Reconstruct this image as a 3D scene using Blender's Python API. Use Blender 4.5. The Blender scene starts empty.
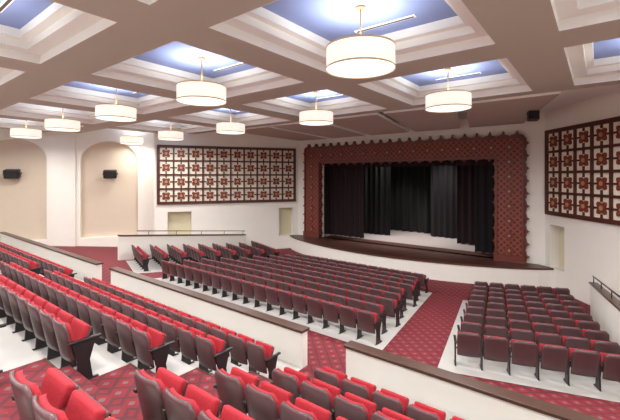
import bpy, bmesh, math, random
from mathutils import Matrix, Vector
random.seed(3)
sc = bpy.context.scene
sc.view_settings.view_transform = 'Standard'
sc.view_settings.exposure = 0.25

def srgb(r, g, b):
    def f(c):
        c /= 255.0
        return c/12.92 if c <= 0.04045 else ((c+0.055)/1.055)**2.4
    return (f(r), f(g), f(b), 1.0)

# ------------------------------------------------------------- materials
def mat(name, col, rough=0.6, noise=0.0, nscale=8.0, emit=None, estr=0.0, metallic=0.0, bump=0.0):
    m = bpy.data.materials.new(name); m.use_nodes = True
    nt = m.node_tree; b = nt.nodes['Principled BSDF']
    b.inputs['Base Color'].default_value = col
    b.inputs['Roughness'].default_value = rough
    b.inputs['Metallic'].default_value = metallic
    if emit:
        b.inputs['Emission Color'].default_value = emit
        b.inputs['Emission Strength'].default_value = estr
    if noise > 0 or bump > 0:
        tc = nt.nodes.new('ShaderNodeTexCoord')
        n = nt.nodes.new('ShaderNodeTexNoise'); n.inputs['Scale'].default_value = nscale
        n.inputs['Detail'].default_value = 4
        nt.links.new(tc.outputs['Object'], n.inputs['Vector'])
        if noise > 0:
            mx = nt.nodes.new('ShaderNodeMix'); mx.data_type = 'RGBA'
            mx.inputs[6].default_value = tuple(c*(1-noise) for c in col[:3])+(1,)
            mx.inputs[7].default_value = tuple(min(1, c*(1+noise)) for c in col[:3])+(1,)
            nt.links.new(n.outputs['Fac'], mx.inputs[0])
            nt.links.new(mx.outputs[2], b.inputs['Base Color'])
        if bump > 0:
            bp = nt.nodes.new('ShaderNodeBump'); bp.inputs['Strength'].default_value = bump
            bp.inputs['Distance'].default_value = 0.02
            nt.links.new(n.outputs['Fac'], bp.inputs['Height'])
            nt.links.new(bp.outputs['Normal'], b.inputs['Normal'])
    return m

def diamond_mat(name, base, line, accent, s, plane='xy', rough=0.8, lw=0.40, aw=0.14):
    m = bpy.data.materials.new(name); m.use_nodes = True
    nt = m.node_tree; b = nt.nodes['Principled BSDF']; b.inputs['Roughness'].default_value = rough
    L = nt.links
    tc = nt.nodes.new('ShaderNodeTexCoord'); sp = nt.nodes.new('ShaderNodeSeparateXYZ')
    L.new(tc.outputs['Object'], sp.inputs[0])
    def M(op, a, c=None):
        n = nt.nodes.new('ShaderNodeMath'); n.operation = op
        for i, v in enumerate((a, c)):
            if v is None: continue
            if isinstance(v, (int, float)): n.inputs[i].default_value = v
            else: L.new(v, n.inputs[i])
        return n.outputs[0]
    X = sp.outputs[0]; Y = sp.outputs[1 if plane == 'xy' else 2]
    p = M('MULTIPLY', M('ADD', X, Y), s); q = M('MULTIPLY', M('SUBTRACT', X, Y), s)
    fp = M('ABSOLUTE', M('SUBTRACT', M('FRACT', p), 0.5)); fq = M('ABSOLUTE', M('SUBTRACT', M('FRACT', q), 0.5))
    mx = M('MAXIMUM', fp, fq)
    ln = M('GREATER_THAN', mx, lw); ac = M('LESS_THAN', mx, aw)
    def mix(f, a, c):
        n = nt.nodes.new('ShaderNodeMix'); n.data_type = 'RGBA'
        L.new(f, n.inputs[0])
        for i, v in ((6, a), (7, c)):
            if isinstance(v, tuple): n.inputs[i].default_value = v
            else: L.new(v, n.inputs[i])
        return n.outputs[2]
    c1 = mix(ln, base, line); c2 = mix(ac, c1, accent)
    L.new(c2, b.inputs['Base Color'])
    return m

M_cream = mat('cream_plaster', srgb(238, 234, 224), 0.8, 0.03, 1.5)
M_niche = mat('tan_acoustic_fabric', srgb(212, 196, 176), 0.9, 0.03, 3)
M_taupe = mat('taupe_beam_paint', srgb(184, 174, 160), 0.8, 0.03, 1.2)
M_white = mat('white_plaster', srgb(244, 244, 238), 0.8)
M_blue = mat('lavender_blue_ceiling', srgb(136, 152, 198), 0.85, 0.03, 2)
M_soff = mat('taupe_acoustic_cloud', srgb(184, 168, 156), 0.8, 0.04, 1.5)
M_black = mat('black_metal', srgb(22, 20, 20), 0.4)
M_slot = mat('diffuser_slot_dark', srgb(70, 60, 55), 0.6)
M_conc = mat('painted_concrete', srgb(190, 186, 180), 0.5, 0.06, 2.5)
M_carpet = diamond_mat('red_diamond_carpet', srgb(126, 24, 36), srgb(90, 30, 38), srgb(118, 84, 84), 2.7, lw=.40, aw=.14)
M_cap = mat('dark_wood_cap', srgb(78, 54, 44), 0.35, 0.2, 6)
M_stage = mat('stage_wood_brown', srgb(84, 52, 42), 0.4, 0.25, 5)
M_stage2 = mat('stage_deck_grey', srgb(176, 164, 160), 0.4, 0.05, 3)
M_curt = mat('plum_velvet', srgb(36, 17, 22), 0.9, 0.3, 3)
M_curt2 = mat('black_velvet', srgb(20, 13, 17), 0.9, 0.2, 3)
M_curt3 = mat('charcoal_backdrop', srgb(18, 13, 16), 0.9, 0.2, 3)
M_dark = mat('stage_house_black', srgb(12, 10, 11), 0.9)
M_pros = diamond_mat('carved_proscenium_red', srgb(108, 34, 26), srgb(136, 74, 54), srgb(70, 22, 18), 3.4, 'xz', 0.55, 0.38, 0.16)
M_pros2 = mat('proscenium_bronze', srgb(106, 48, 36), 0.45, 0.25, 9)
M_gold = mat('aged_gold', srgb(176, 134, 88), 0.45, 0.2, 7)
M_brown = mat('panel_brown_wood', srgb(76, 34, 24), 0.45, 0.25, 5)
M_redorn = mat('ornament_oxide_red', srgb(118, 48, 34), 0.55, 0.25, 6)
M_pback = mat('panel_ivory_back', srgb(238, 228, 208), 0.7, 0.04, 3)
M_red = mat('red_seat_fabric', srgb(168, 34, 46), 0.85, 0.4, 40)
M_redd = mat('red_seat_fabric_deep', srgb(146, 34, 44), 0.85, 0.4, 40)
M_shell = mat('maroon_seat_shell', srgb(98, 66, 68), 0.35, 0.08, 4)
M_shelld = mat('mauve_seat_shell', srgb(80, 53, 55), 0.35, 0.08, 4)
M_seatm = mat('seat_black_metal', srgb(34, 28, 30), 0.4)
M_shade = mat('drum_shade_fabric', srgb(240, 234, 218), 0.7, emit=(1.0, 0.94, 0.83, 1), estr=0.6)
M_ring = mat('drum_ring_trim', srgb(196, 172, 134), 0.4, emit=(1.0, 0.8, 0.5, 1), estr=0.08)
M_diff = mat('drum_diffuser', srgb(255, 250, 240), 0.6, emit=(1.0, 0.96, 0.88, 1), estr=1.0)
M_door = mat('door_cream', srgb(214, 206, 174), 0.5)
M_grille = mat('speaker_grille', srgb(40, 38, 38), 0.8, 0.3, 60)

# ------------------------------------------------------------- builder
class B:
    def __init__(s): s.bm = bmesh.new(); s.mats = []
    def mi(s, m):
        if m not in s.mats: s.mats.append(m)
        return s.mats.index(m)
    def face(s, pts, m, smooth=False):
        vs = [s.bm.verts.new(p) for p in pts]
        f = s.bm.faces.new(vs); f.material_index = s.mi(m); f.smooth = smooth; return f
    def box(s, x0, x1, y0, y1, z0, z1, m, bevel=0.0, mtx=None, seg=2):
        r = bmesh.ops.create_cube(s.bm, size=1.0)
        vs = r['verts']
        for v in vs:
            v.co = Vector(((x0+x1)/2+v.co.x*(x1-x0), (y0+y1)/2+v.co.y*(y1-y0), (z0+z1)/2+v.co.z*(z1-z0)))
        fs = list({f for v in vs for f in v.link_faces})
        idx = s.mi(m)
        for f in fs: f.material_index = idx
        if bevel > 0:
            es = list({e for v in vs for e in v.link_edges})
            rr = bmesh.ops.bevel(s.bm, geom=es, offset=bevel, segments=seg, profile=0.6, affect='EDGES')
            for f in rr['faces']: f.material_index = idx; f.smooth = True
            vs = list({v for f in rr['faces'] for v in f.verts} | {v for v in vs if v.is_valid})
        if mtx is not None:
            for v in vs: v.co = mtx @ v.co
    def prism(s, pts, axis, a0, a1, m):
        def P(p, a): return (p[0], p[1], a) if axis == 'z' else ((p[0], a, p[1]) if axis == 'y' else (a, p[0], p[1]))
        lo = [s.bm.verts.new(P(p, a0)) for p in pts]; hi = [s.bm.verts.new(P(p, a1)) for p in pts]
        idx = s.mi(m); fs = []
        fs.append(s.bm.faces.new(lo)); fs.append(s.bm.faces.new(hi[::-1]))
        n = len(pts)
        for i in range(n):
            fs.append(s.bm.faces.new([lo[i], hi[i], hi[(i+1) % n], lo[(i+1) % n]]))
        for f in fs: f.material_index = idx
        bmesh.ops.recalc_face_normals(s.bm, faces=fs)
    def tube(s, c, r, z0, z1, m, n=32, caps=True, r2=None):
        r2 = r if r2 is None else r2
        lo = [s.bm.verts.new((c[0]+r*math.cos(2*math.pi*i/n), c[1]+r*math.sin(2*math.pi*i/n), z0)) for i in range(n)]
        hi = [s.bm.verts.new((c[0]+r2*math.cos(2*math.pi*i/n), c[1]+r2*math.sin(2*math.pi*i/n), z1)) for i in range(n)]
        idx = s.mi(m)
        for i in range(n):
            f = s.bm.faces.new([lo[i], lo[(i+1) % n], hi[(i+1) % n], hi[i]]); f.material_index = idx; f.smooth = True
        if caps:
            s.bm.faces.new(lo[::-1]).material_index = idx; s.bm.faces.new(hi).material_index = idx
    def rod(s, p, q, r, m, n=8):
        p = Vector(p); q = Vector(q); d = (q-p); u = d.normalized()
        a = u.orthogonal().normalized(); b = u.cross(a)
        lo = [s.bm.verts.new(p+r*(math.cos(2*math.pi*i/n)*a+math.sin(2*math.pi*i/n)*b)) for i in range(n)]
        hi = [s.bm.verts.new(q+r*(math.cos(2*math.pi*i/n)*a+math.sin(2*math.pi*i/n)*b)) for i in range(n)]
        idx = s.mi(m)
        for i in range(n):
            f = s.bm.faces.new([lo[i], lo[(i+1) % n], hi[(i+1) % n], hi[i]]); f.material_index = idx; f.smooth = True
        s.bm.faces.new(lo[::-1]).material_index = idx; s.bm.faces.new(hi).material_index = idx
    def mesh(s, name):
        me = bpy.data.meshes.new(name); s.bm.to_mesh(me); s.bm.free()
        for m in s.mats: me.materials.append(m)
        return me
    def obj(s, name, loc=(0, 0, 0), rz=0.0):
        o = bpy.data.objects.new(name, s.mesh(name)); sc.collection.objects.link(o)
        o.location = loc; o.rotation_euler = (0, 0, rz); return o

# ------------------------------------------------------------- dimensions
EYE = 5.2
SOF = 8.1
WTOP = 8.95
AL = math.radians(58.0)          # left wall frame
AR = math.atan2(-0.789, 0.614)   # right wall frame
YS = 21.18                       # stage wall plane
LC = (-17.6, YS, 0); RC = (-2.1, YS, 0)
LO = (-19.47, 22.35, 0)
def xl(y):
    return max(-31.0, -19.47-0.53*(22.35-y)/0.848)
def xr(y):
    return min(13.0, -2.1+0.614*(YS-y)/0.789)
def fz(y):
    if y <= 8.4: return 0.8
    if y >= 16.6: return 0.0
    return 0.8*(16.6-y)/8.2

# ------------------------------------------------------------- walls
def wall(name, x0, x1, z0, z1, ops, loc, rz, m=M_cream, extra=None):
    b = B(); cur = x0
    for o in sorted(ops, key=lambda o: o['a']):
        b.face([(cur, 0, z0), (o['a'], 0, z0), (o['a'], 0, z1), (cur, 0, z1)], m)
        a, c, lo, hi, dep = o['a'], o['b'], o['lo'], o['hi'], o['d']
        if lo > z0: b.face([(a, 0, z0), (c, 0, z0), (c, 0, lo), (a, 0, lo)], m)
        rise = o.get('rise', 0)
        n = 20 if rise else 1
        pts = []
        for i in range(n+1):
            t = i/n
            if rise: an = math.pi*(1-t); pts.append(((a+c)/2+(c-a)/2*math.cos(an), hi-rise+rise*math.sin(an)))
            else: pts.append((a+(c-a)*t, hi))
        for i in range(n):
            p, q = pts[i], pts[i+1]
            b.face([(p[0], 0, p[1]), (q[0], 0, q[1]), (q[0], 0, z1), (p[0], 0, z1)], m)
            b.face([(p[0], 0, p[1]), (q[0], 0, q[1]), (q[0], dep, q[1]), (p[0], dep, p[1])], m)
            if o.get('back'):
                b.face([(p[0], dep, lo), (q[0], dep, lo), (q[0], dep, q[1]), (p[0], dep, p[1])], o['back'])
        hs = hi-rise
        b.face([(a, 0, lo), (a, dep, lo), (a, dep, hs), (a, 0, hs)], m)
        b.face([(c, 0, lo), (c, dep, lo), (c, dep, hs), (c, 0, hs)], m)
        b.face([(a, 0, lo), (c, 0, lo), (c, dep, lo), (a, dep, lo)], m)
        cur = c
    b.face([(cur, 0, z0), (x1, 0, z0), (x1, 0, z1), (cur, 0, z1)], m)
    if extra: extra(b)
    return b.obj(name, loc, rz)

door_ops_L = [dict(a=-9.0, b=-7.5, lo=0.85, hi=2.9, d=0.45, back=M_door),
              dict(a=-1.45, b=-0.4, lo=0.95, hi=2.95, d=0.45, back=M_door)]
wall('wall_left_front', -9.8, 0, 0, WTOP, door_ops_L, LC, AL)
b = B(); b.face([(0, 0, 0), (0, 2.2, 0), (0, 2.2, WTOP), (0, 0, WTOP)], M_cream)
b.obj('wall_left_return', (-17.6-0.53*9.8, YS-0.848*9.8, 0), AL)
def pil(b):
    b.box(-16.05, -14.68, -.16, .0, 0, WTOP, M_cream)
wall('wall_left', -21.8, -9.0, 0, WTOP,
     [dict(a=-14.43, b=-10.95, lo=1.15, hi=7.62, d=0.35, rise=1.3, back=M_niche),
      dict(a=-19.8, b=-16.3, lo=1.15, hi=7.62, d=0.35, rise=1.3, back=M_niche)], LO, AL, extra=pil)
wall('wall_right', 0, 24.8, 0, WTOP,
     [dict(a=0.35, b=1.35, lo=0.95, hi=2.95, d=0.45, back=M_door)], RC, AR)
wall('wall_stage', -17.6, -2.1, 0, WTOP, [dict(a=-15.5, b=-4.2, lo=0.95, hi=6.23, d=0.35)], (0, YS, 0), 0)
b = B(); b.face([(-31, -7.2, 0), (-31, 4.0, 0), (-31, 4.0, WTOP), (-31, -7.2, WTOP)], M_cream); b.obj('wall_left_rear')
b = B(); b.face([(13, -7.2, 0), (13, 1.9, 0), (13, 1.9, WTOP), (13, -7.2, WTOP)], M_cream); b.obj('wall_right_rear')
b = B(); b.face([(-31, -7.2, 0), (13, -7.2, 0), (13, -7.2, WTOP), (-31, -7.2, WTOP)], M_cream); b.obj('wall_back')

# ------------------------------------------------------------- ceiling
CX = [12.15, 6.8, 1.45, -3.9, -9.25, -14.6, -19.95, -25.3, -30.65]
CY = [12.3, 6.7, 1.1, -4.5]
HX, HY = 2.675, 2.8
b = B()
def ring(b, cx, cy, ax, ay, bx, by, z0, z1, m):
    A = [(cx-ax, cy-ay, z0), (cx+ax, cy-ay, z0), (cx+ax, cy+ay, z0), (cx-ax, cy+ay, z0)]
    C = [(cx-bx, cy-by, z1), (cx+bx, cy-by, z1), (cx+bx, cy+by, z1), (cx-bx, cy+by, z1)]
    for i in range(4):
        j = (i+1) % 4
        b.face([A[i], A[j], C[j], C[i]], m)
for cx in CX:
    for cy in CY:
        if not (cx-HX < xr(cy-HY)+.5 and cx+HX > xl(cy-HY)-.5): continue
        ring(b, cx, cy, HX, HY, 2.1, 2.2, SOF, SOF, M_taupe)
        ring(b, cx, cy, 2.1, 2.2, 2.1, 2.2, SOF, SOF+.22, M_white)
        ring(b, cx, cy, 2.1, 2.2, 1.78, 1.85, SOF+.22, SOF+.22, M_white)
        ring(b, cx, cy, 1.78, 1.85, 1.78, 1.85, SOF+.22, SOF+.40, M_white)
        ring(b, cx, cy, 1.78, 1.85, 1.6, 1.65, SOF+.40, SOF+.40, M_white)
        ring(b, cx, cy, 1.6, 1.65, 1.6, 1.65, SOF+.40, SOF+.60, M_white)
        b.face([(cx-1.6, cy-1.65, SOF+.6), (cx+1.6, cy-1.65, SOF+.6), (cx+1.6, cy+1.65, SOF+.6), (cx-1.6, cy+1.65, SOF+.6)], M_blue)
        b.box(cx-.75, cx+.75, cy+1.0, cy+1.12, SOF+.575, SOF+.598, M_white)
        b.box(cx-.71, cx+.71, cy+1.03, cy+1.09, SOF+.568, SOF+.58, M_slot)
# forestage ceiling
b.face([(-26, 15.1, SOF+.25), (6, 15.1, SOF+.25), (-.5, 21.6, SOF+.25), (-21, 23, SOF+.25)], M_white)
b.face([(-26, 15.1, SOF), (6, 15.1, SOF), (6, 15.1, SOF+.25), (-26, 15.1, SOF+.25)], M_white)
ceil = b.obj('ceiling')

def cloud(cx, w0, w1, y0, y1, z0, z1):
    b = B()
    p = [(cx[0]-w0, y0, z0), (cx[0]+w0, y0, z0), (cx[1]+w1, y1, z1), (cx[1]-w1, y1, z1)]
    lo = p; hi = [(q[0], q[1], q[2]+.14) for q in p]
    b.face(lo[::-1], M_soff); b.face(hi, M_white)
    for i in range(4):
        j = (i+1) % 4
        b.face([lo[i], lo[j], hi[j], hi[i]], M_white)
    for sx in (-.8, .8):
        for (c, y, z) in ((cx[0], y0+.6, z0), (cx[1], y1-.6, z1)):
            b.rod((c+sx, y, z+.15), (c+sx, y, SOF+.26), .012, M_white)
    b.obj('acoustic_ceiling_cloud')
for i, cx in enumerate([-17.0, -13.4, -9.85, -6.3, -2.7]):
    fx = -9.85+(cx+9.85)*.80
    cloud((cx, fx), 1.6, 1.22, 15.7, 20.3, SOF+.02, SOF-.34)

# ------------------------------------------------------------- pendant drum lamps
def lamp_mesh():
    b = B(); R = 0.70
    z0, z1 = -0.24, 0.22
    b.tube((0, 0), R, z0+.035, z1-.035, M_shade, 48, False)
    b.tube((0, 0), R+.008, z0, z0+.035, M_ring, 48, False)
    b.tube((0, 0), R+.008, z1-.035, z1, M_ring, 48, False)
    b.tube((0, 0), R-.02, z0+.012, z0+.03, M_diff, 48, True)
    for k in range(3):
        a = k*2*math.pi/3
        b.rod((0, 0, z1+.0), ((R-.01)*math.cos(a), (R-.01)*math.sin(a), z1-.02), .012, M_ring)
    b.rod((0, 0, z1-.1), (0, 0, 1.03), .016, M_gold)
    b.tube((0, 0), .11, 1.0, 1.048, M_gold, 20)
    return b.mesh('pendant_drum_lamp')
LM = lamp_mesh()
LZ = SOF+.6-1.05
for cy in CY:
    for cx in CX:
        lx = cx; dim = 1.0
        if cy == 12.3 and cx == -25.3: lx = -24.6; dim = .5
        if not (lx+1.0 < xr(cy) and lx-1.0 > xl(cy)): continue
        o = bpy.data.objects.new('pendant_drum_lamp', LM); sc.collection.objects.link(o)
        o.location = (lx, cy, LZ)
        for nm, dz, rx, pw, spd in (('downlight', -.245, 0, 170, 170), ('uplight', .12, math.pi, 46, 150)):
            ld = bpy.data.lights.new(nm, 'AREA'); ld.shape = 'DISK'; ld.size = 1.15; ld.energy = pw*dim
            ld.color = (1.0, 0.985, 0.955); ld.spread = math.radians(spd)
            lo = bpy.data.objects.new(nm, ld); sc.collection.objects.link(lo)
            lo.parent = o; lo.location = (0, 0, dz); lo.rotation_euler = (rx, 0, 0)

# ------------------------------------------------------------- decorative wall grids
def grid_panel(name, nx, nz, cell, loc, rz):
    b = B(); W = nx*cell; Hh = nz*cell
    b.box(0, W, -.05, -.005, 0, Hh, M_pback)
    for i in range(nx+1):
        w = .09 if i in (0, nx) else .055
        b.box(i*cell-w, i*cell+w, -.13, -.05, -.08, Hh+.08, M_brown)
    for j in range(nz+1):
        w = .09 if j in (0, nz) else .055
        b.box(-.08, W+.08, -.135, -.05, j*cell-w, j*cell+w, M_brown)
    for i in range(nx):
        for j in range(nz):
            cx, cz = (i+.5)*cell, (j+.5)*cell
            pts = []
            for k in range(32):
                a = 2*math.pi*k/32
                r = cell*(.26+.07*math.cos(4*a-math.pi))
                pts.append((cx+r*math.cos(a), cz+r*math.sin(a)))
            b.prism(pts, 'y', -.10, -.05, M_redorn)
            pts = [(cx+cell*.10*math.cos(k*math.pi/4), cz+cell*.10*math.sin(k*math.pi/4)) for k in range(8)]
            b.prism(pts, 'y', -.12, -.10, M_gold)
            for sx, sz in ((1, 0), (-1, 0), (0, 1), (0, -1)):
                u, v = cx+sx*cell*.36, cz+sz*cell*.36
                b.box(u-(.10 if sx else .04), u+(.10 if sx else .04), -.10, -.05, v-(.10 if sz else .04), v+(.10 if sz else .04), M_brown)
    return b.obj(name, loc, rz)
def lp(o, ang, x, y, z):
    return (o[0]+math.cos(ang)*x-math.sin(ang)*y, o[1]+math.sin(ang)*x+math.cos(ang)*y, z)
grid_panel('decorative_wall_grid', 10, 4, .925, lp(LC, AL, -9.55, 0, 3.5), AL)
grid_panel('decorative_wall_grid', 10, 4, .95, lp(RC, AR, .25, 0, 3.52), AR)

# ------------------------------------------------------------- proscenium frame
b = B()
X0, X1, ZB, ZT = -16.75, -2.95, .95, 7.2
IX0, IX1, IZ = -15.45, -4.25, 6.2
y0, y1 = YS-.30, YS-.01
b.box(X0, IX0, y0, y1, ZB, ZT, M_pros); b.box(IX1, X1, y0, y1, ZB, ZT, M_pros); b.box(IX0, IX1, y0, y1, IZ, ZT, M_pros)
for (a, c, z0, z1) in ((X0, X0+.1, ZB, ZT), (X1-.1, X1, ZB, ZT), (IX0-.1, IX0, ZB, IZ), (IX1, IX1+.1, ZB, IZ)):
    b.box(a, c, y0-.06, y0, z0, z1, M_pros2)
b.box(X0, X1, y0-.06, y0, ZT-.1, ZT, M_pros2); b.box(IX0-.1, IX1+.1, y0-.06, y0, IZ, IZ+.1, M_pros2)
b.box(X0-.05, IX0+.05, y0-.1, y0, ZB, ZB+.35, M_pros2); b.box(IX1-.05, X1+.05, y0-.1, y0, ZB, ZB+.35, M_pros2)
og = [(-.30, 0), (-.29, .07), (-.2, .12), (-.1, .13), (-.05, .2), (0, .34), (.05, .2), (.1, .13), (.2, .12), (.29, .07), (.30, 0)]
n = 22; st = (X1-X0)/n
for i in range(n):
    c = X0+st*(i+.5)
    b.prism([(c+p[0], ZT+p[1]) for p in og], 'y', y0, y1, M_pros2)
n = 10; st = (ZT-ZB)/n
for i in range(n):
    c = ZB+st*(i+.5)
    b.prism([(X0-p[1]*.6, c+p[0]) for p in og], 'y', y0+.05, y1, M_pros2)
    b.prism([(X1+p[1]*.6, c+p[0]) for p in og], 'y', y0+.05, y1, M_pros2)
n = 18; st = (IX1-IX0)/n
for i in range(n):
    c = IX0+st*(i+.5)
    b.prism([(c+p[0], IZ-p[1]*.6) for p in og], 'y', y0+.05, y1, M_pros2)
n = 8; st = (IZ-ZB)/n
for i in range(n):
    c = ZB+st*(i+.5)
    b.prism([(IX0+p[1]*.45, c+p[0]) for p in og], 'y', y0+.05, y1, M_pros2)
    b.prism([(IX1-p[1]*.45, c+p[0]) for p in og], 'y', y0+.05, y1, M_pros2)
def rosette(b, cx, cz, r):
    pts = []
    for k in range(24):
        a = 2*math.pi*k/24; rr = r*(.8+.2*math.cos(4*a)); pts.append((cx+rr*math.cos(a), cz+rr*math.sin(a)))
    b.prism(pts, 'y', y0-.05, y0, M_pros2)
    b.prism([(cx+r*.25*math.cos(k*math.pi/3), cz+r*.25*math.sin(k*math.pi/3)) for k in range(6)], 'y', y0-.07, y0-.05, M_gold)
for i in range(16):
    rosette(b, X0+.65+i*(X1-X0-1.3)/15, (IZ+ZT)/2, .24)
for i in range(1, 8):
    for cx in ((X0+IX0)/2, (IX1+X1)/2):
        rosette(b, cx, (IZ+ZT)/2-i*.74, .24)
b.obj('proscenium_frame')

# ------------------------------------------------------------- stage
b = B()
arc = []
NA = 28
for i in range(NA+1):
    t = i/NA; x = -18.0+(16.3)*t
    arc.append((x, 20.75-2.35*math.sin(math.pi*t)**.75))
SZ = .95
def ap(off=0): return [(x, y-off) for x, y in arc]
top = ap(.06)+[(-2.35, YS), (-17.4, YS)]
b.prism(top, 'z', SZ-.08, SZ, M_stage)
for i in range(NA):
    (xa, ya), (xb, yb) = arc[i], arc[i+1]
    b.face([(xa, ya, 0), (xb, yb, 0), (xb, yb, SZ-.08), (xa, ya, SZ-.08)], M_cream)
b.box(-15.5, -4.2, YS, YS+1.3, SZ-.1, SZ, M_stage)
b.box(-19, 0, YS+1.3, 29.5, SZ-.1, SZ, M_stage2)
b.obj('stage_floor')
b = B()
b.face([(-19, 29.5, 0), (0, 29.5, 0), (0, 29.5, 9), (-19, 29.5, 9)], M_dark)
b.face([(-19, YS+.36, 0), (-19, 29.5, 0), (-19, 29.5, 9), (-19, YS+.36, 9)], M_dark)
b.face([(0, YS+.36, 0), (0, 29.5, 0), (0, 29.5, 9), (0, YS+.36, 9)], M_dark)
b.face([(-19, YS+.36, 9), (0, YS+.36, 9), (0, 29.5, 9), (-19, 29.5, 9)], M_dark)
b.obj('wall_stage_house')

def curtain(name, x0, x1, y, z0, z1, m, amp=.11, wl=.42, seedp=0.0):
    b = B(); n = int((x1-x0)/.05)
    pts = []
    for i in range(n+1):
        x = x0+(x1-x0)*i/n
        yy = y+amp*math.sin(2*math.pi*x/wl+seedp)+amp*.4*math.sin(2*math.pi*x/(wl*2.7)+1)
        pts.append((x, yy))
    lo = [b.bm.verts.new((p[0], p[1]*1.0, z0)) for p in pts]; hi = [b.bm.verts.new((p[0], y+(p[1]-y)*.5, z1)) for p in pts]
    k = b.mi(m)
    for i in range(n):
        f = b.bm.faces.new([lo[i], lo[i+1], hi[i+1], hi[i]]); f.material_index = k; f.smooth = True
    return b.obj(name)
curtain('stage_leg_curtain', -17.2, -12.9, 22.6, SZ+.02, 8.4, M_curt)
curtain('stage_leg_curtain', -17.5, -11.9, 24.8, SZ+.02, 8.4, M_curt2)
curtain('stage_leg_curtain', -5.6, -2.5, 22.4, SZ+.02, 8.4, M_curt2)
curtain('stage_leg_curtain', -7.2, -2.5, 24.6, SZ+.02, 8.4, M_curt)
curtain('stage_leg_curtain', -9.6, -7.6, 26.4, SZ+.02, 8.4, M_curt2)
curtain('backdrop_curtain', -18.5, -.5, 27.6, SZ+.02, 8.6, M_curt3, .16, .6)
curtain('stage_valance_curtain', -17.2, -2.5, 22.0, 5.85, 8.4, M_curt, .07, .35)
for lx in (-12.0, -8.5):
    ld = bpy.data.lights.new('stage_worklight', 'SPOT'); ld.shadow_soft_size = .3; ld.energy = 1700; ld.color = (1, .96, .94)
    ld.spot_size = math.radians(75); ld.spot_blend = .6
    lo = bpy.data.objects.new('stage_worklight', ld); sc.collection.objects.link(lo); lo.location = (lx, 24.6, 8.7)

# ------------------------------------------------------------- orchestra floor
b = B()
ys = [6.4, 8.4, 16.6, 22.0]
for i in range(3):
    ya, yb = ys[i], ys[i+1]
    b.face([(xl(ya)-.05, ya, fz(ya)), (xr(ya)+.05, ya, fz(ya)), (xr(yb)+.6, yb, fz(yb)), (xl(yb)-.05, yb, fz(yb))], M_carpet)
b.obj('floor_orchestra_carpet')

SEATP = .575
RA = math.radians(20)
def pad(b, poly):
    n = 10
    (ax, ay), (bx, by), (cx, cy), (dx, dy) = poly
    for i in range(n):
        t0, t1 = i/n, (i+1)/n
        P = [(ax+(dx-ax)*t0, ay+(dy-ay)*t0), (bx+(cx-bx)*t0, by+(cy-by)*t0), (bx+(cx-bx)*t1, by+(cy-by)*t1), (ax+(dx-ax)*t1, ay+(dy-ay)*t1)]
        for j in range(6):
            s0, s1 = j/6, (j+1)/6
            def I(A, C, s): return (A[0]+(C[0]-A[0])*s, A[1]+(C[1]-A[1])*s)
            q = [I(P[0], P[1], s0), I(P[0], P[1], s1), I(P[3], P[2], s1), I(P[3], P[2], s0)]
            b.face([(u, v, fz(v)+.008) for u, v in q], M_conc)
b = B()
pad(b, [(-15.4, 8.45), (-4.35, 8.45), (-5.95, 16.6), (-13.8, 16.6)])
pad(b, [(-2.95, 8.5), (.55, 9.8), (-.95, 17.6), (-4.55, 16.3)])
pad(b, [(-20.25, 9.8), (-16.75, 8.5), (-15.15, 16.3), (-18.75, 17.6)])
b.obj('floor_concrete')

# ------------------------------------------------------------- upper tiers
TP, TR = 1.08, .43
YK = lambda k: 5.55-TP*k
ZK = lambda k: .95+TR*k
b = B()
for k in range(0, 12):
    yf = 6.42 if k == 0 else YK(k)+.58
    yb = YK(k)-.5
    if k == 11: yb = -7.15
    z = ZK(k)
    b.prism([(xl(yb)+.02, yb), (xr(yb)-.02, yb), (xr(yf)-.02, yf), (xl(yf)+.02, yf)], 'z', 0, z, M_conc)
b.obj('floor_tiered_balcony')
def aend(k): return -5.25-.22*k
AIS = [(-5.2, -4.1), (-15.6, -14.5)]
for ai, (xa0, xb) in enumerate(AIS):
    b = B()
    for k in range(0, 9):
        xa = xa0-(.22*k if ai == 0 else 0)
        yf = 6.62 if k == 0 else YK(k)+.58+.015
        b.box(xa, xb, YK(k)-.5, yf, ZK(k)-.44, ZK(k)+.015, M_carpet)
        if k > 0:
            b.box(xa, xb, YK(k)+.58, YK(k)+.58+.32, ZK(k)-.44, ZK(k)-.2, M_carpet)
            b.box(xa, xb, YK(k)+.57, YK(k)+.60, ZK(k)-.005, ZK(k)+.02, M_cap)
    b.obj('floor_aisle_stairs')

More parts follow.
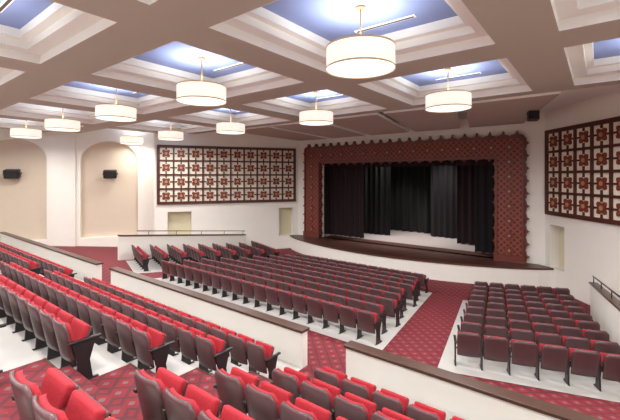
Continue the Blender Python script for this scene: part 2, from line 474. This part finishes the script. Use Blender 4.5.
# ------------------------------------------------------------- parapets
def parapet(name, x0, x1, y, z0, z1):
    b = B()
    b.box(x0, x1, y-.09, y+.09, z0, z1-.06, M_cream)
    b.box(x0-.03, x1+.03, y-.14, y+.14, z1-.06, z1, M_cap, .01)
    return b.obj(name)
PT = 1.80
parapet('parapet_wall', -14.45, -5.22, 6.52, .0, PT)
parapet('parapet_wall', -4.08, xr(6.5)-.15, 6.52, .0, PT)
parapet('parapet_wall', xl(6.5)+.15, -15.62, 6.52, .0, PT)
def side_parapet(p, q, zp, zq):
    b = B(); P = Vector((p[0], p[1])); Q = Vector((q[0], q[1])); d = (Q-P).normalized(); nn = Vector((-d.y, d.x))
    def seg(hw, lo, hi, m):
        c = []
        for R, (l, h) in ((P, (lo[0], hi[0])), (Q, (lo[1], hi[1]))):
            for s in (-1, 1):
                for z in (l, h): c.append((R.x+nn.x*hw*s, R.y+nn.y*hw*s, z))
        f = [(0, 1, 3, 2), (4, 6, 7, 5), (0, 4, 5, 1), (2, 3, 7, 6), (1, 5, 7, 3), (0, 2, 6, 4)]
        for q4 in f: b.face([c[i] for i in q4], m)
    seg(.08, (0, 0), (zp-.06, zq-.06), M_cream)
    seg(.13, (zp-.06, zq-.06), (zp, zq), M_cap)
    # rail carried on short posts above the cap
    N = 5; h = .22
    pts = [Vector((P.x+(Q.x-P.x)*i/N, P.y+(Q.y-P.y)*i/N, zp+(zq-zp)*i/N)) for i in range(N+1)]
    for i, w in enumerate(pts[1:-1] + [pts[-1]+(pts[0]-pts[-1])*.02]):
        b.rod(w-Vector((0, 0, .02)), w+Vector((0, 0, h)), .016, M_black)
    b.rod(pts[0]+(pts[1]-pts[0])*.6+Vector((0, 0, h)), pts[-1]+Vector((0, 0, h)), .024, M_black)
    return b.obj('side_parapet_wall')
side_parapet((1.0, 9.6), (-.22, 17.6), 2.05, 1.25)
side_parapet((-20.7, 9.6), (-19.4, 17.6), 2.05, 1.25)

# ------------------------------------------------------------- seats
def seat_mesh(name, arms, RED, SHELL):
    b = B(); bm = b.bm
    def shell(z0, z1, yoff, w, m, th, bulge, topr):
        nx, nz = 8, 8; fr = []; bk = []
        for j in range(nz+1):
            t = j/nz; z = z0+(z1-z0)*t
            hw = w*(1-.04*(1-t))
            if t > .75:
                u = (t-.75)/.25; hw = w*(1-topr*(1-math.sqrt(max(0, 1-u*u*.96))))
            rf = []; rb = []
            for i in range(nx+1):
                s = -1+2*i/nx
                y = -.17-(z-.34)*.20+.035*s*s+yoff
                bl = bulge*(1-s**4)*(1-(2*t-1)**4)
                rf.append(bm.verts.new((s*hw, y+th/2+bl, z))); rb.append(bm.verts.new((s*hw, y-th/2, z)))
            fr.append(rf); bk.append(rb)
        k = b.mi(m); fs = []
        for j in range(nz):
            for i in range(nx):
                fs.append(bm.faces.new([fr[j][i], fr[j+1][i], fr[j+1][i+1], fr[j][i+1]]))
                fs.append(bm.faces.new([bk[j][i], bk[j][i+1], bk[j+1][i+1], bk[j+1][i]]))
        for i in range(nx):
            fs.append(bm.faces.new([fr[nz][i], bk[nz][i], bk[nz][i+1], fr[nz][i+1]]))
            fs.append(bm.faces.new([fr[0][i], fr[0][i+1], bk[0][i+1], bk[0][i]]))
        for j in range(nz):
            fs.append(bm.faces.new([fr[j][0], bk[j][0], bk[j+1][0], fr[j+1][0]]))
            fs.append(bm.faces.new([fr[j][nx], fr[j+1][nx], bk[j+1][nx], bk[j][nx]]))
        for f in fs: f.material_index = k; f.smooth = True
    shell(.30, .88, -.02, .262, SHELL, .03, 0, .35)
    shell(.40, .865, .025, .245, RED, .05, .025, .35)
    ang = math.radians(68)
    mt = Matrix.Translation((0, -.07, .40)) @ Matrix.Rotation(ang, 4, 'X')
    b.box(-.235, .235, 0, .39, -.01, .075, RED, .03, mt, 3)
    b.box(-.225, .225, .01, .37, -.045, -.008, SHELL, .012, mt)
    for sx in arms:
        x = sx*SEATP/2
        b.box(x-.02, x+.02, -.20, .16, 0, .025, M_seatm)
        b.prism([(-.14, .02), (.08, .02), (.04, .3), (.12, .58), (-.2, .58), (-.12, .3)], 'x', x-.016, x+.016, M_seatm)
        b.box(x-.03, x+.03, -.24, .2, .58, .62, M_seatm, .015)
    b.rod((-.27, -.07, .42), (.27, -.07, .42), .018, M_seatm)
    return b.mesh(name)
SA = (seat_mesh('auditorium_seat', (-1,), M_red, M_shell), seat_mesh('auditorium_seat_end', (-1, 1), M_red, M_shell))
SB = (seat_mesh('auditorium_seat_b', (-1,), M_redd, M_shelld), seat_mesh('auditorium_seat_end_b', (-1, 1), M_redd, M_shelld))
def put(x, y, z, rz, end, S=SA):
    o = bpy.data.objects.new('auditorium_seat', S[1] if end else S[0]); sc.collection.objects.link(o)
    o.location = (x, y, z); o.rotation_euler = (0, 0, rz)
for i in range(9):
    y = 9.0+.92*i
    half = 5.3-.19*i
    n = int(2*half/SEATP); x0 = -9.85-n*SEATP/2+SEATP/2
    for j in range(n): put(x0+j*SEATP, y, fz(y)+.008, 0, j == n-1, SB)
for i in range(9):
    lx, ly = -2.75-.185*i, 9.2+.93*i
    for j in range(6):
        dx = (j+.5)*SEATP
        x, y = lx+dx*math.cos(RA), ly+dx*math.sin(RA)
        put(x, y, fz(y)+.008, RA, j == 5, SB)
        dx2 = (5-j+.5)*SEATP
        x, y = -19.7-lx-dx2*math.cos(RA), ly+dx2*math.sin(RA)
        put(x, y, fz(y)+.008, -RA, j == 5, SB)
for k in range(6):
    y = YK(k)-.02; z = ZK(k)
    for j in range(16):
        xx = aend(k)-SEATP*(15.5-j)
        if xx < -14.15: continue
        put(xx, y, z, 0, j == 15)
    nside = int((-15.65-(xl(YK(k)-.5)+.6))/SEATP); nside = min(nside, 20)
    for j in range(nside):
        put(-15.65-SEATP*(nside-.5-j), y, z, 0, j == nside-1)
    if k < 5:
        for j in range(10): put(-4.05+SEATP*(j+.5), y, z, 0, j == 9)

# ------------------------------------------------------------- wall speakers
def speaker(loc, rz):
    b = B()
    b.box(-.08, .08, -.06, 0, -.22, .22, M_black)
    b.rod((0, -.05, 0), (0, -.22, .0), .04, M_black)
    mt = Matrix.Translation((0, -.42, 0)) @ Matrix.Rotation(math.radians(14), 4, 'X')
    b.box(-.40, .40, -.22, .2, -.27, .27, M_black, .07, mt, 3)
    b.box(-.32, .32, -.235, -.215, -.19, .19, M_grille, 0, mt)
    for s in (-1, 1):
        b.box(s*.42-.02, s*.42+.02, -.1, .22, -.06, .06, M_black, 0, mt)
    b.obj('wall_speaker', loc, rz)
speaker(lp(LO, AL, -12.65, .34, 5.40), AL)
speaker(lp(LO, AL, -18.1, .34, 5.40), AL)
b = B()
b.rod((0, 0, .0), (0, 0, .5), .025, M_black)
for i in range(2):
    mt = Matrix.Translation((0, 0, -.03-.2*i)) @ Matrix.Rotation(math.radians(-6-8*i), 4, 'X')
    b.box(-.2, .2, -.14, .14, -.09, .09, M_black, .02, mt)
    b.box(-.17, .17, -.15, -.14, -.07, .07, M_grille, 0, mt)
b.obj('hanging_speaker', (-2.2, 17.9, 7.87), math.radians(25))

# ------------------------------------------------------------- world + camera
w = bpy.data.worlds.new('World'); sc.world = w; w.use_nodes = True
w.node_tree.nodes['Background'].inputs[0].default_value = (.8, .8, .85, 1)
w.node_tree.nodes['Background'].inputs[1].default_value = 0.3
cd = bpy.data.cameras.new('Camera'); cam = bpy.data.objects.new('Camera', cd); sc.collection.objects.link(cam)
cd.sensor_width = 36; cd.lens = 373/620*36; cd.shift_y = -33/620; cd.clip_start = .05
cam.location = (0, 0, EYE); cam.rotation_euler = (math.radians(90), 0, math.radians(37.9))
sc.camera = cam
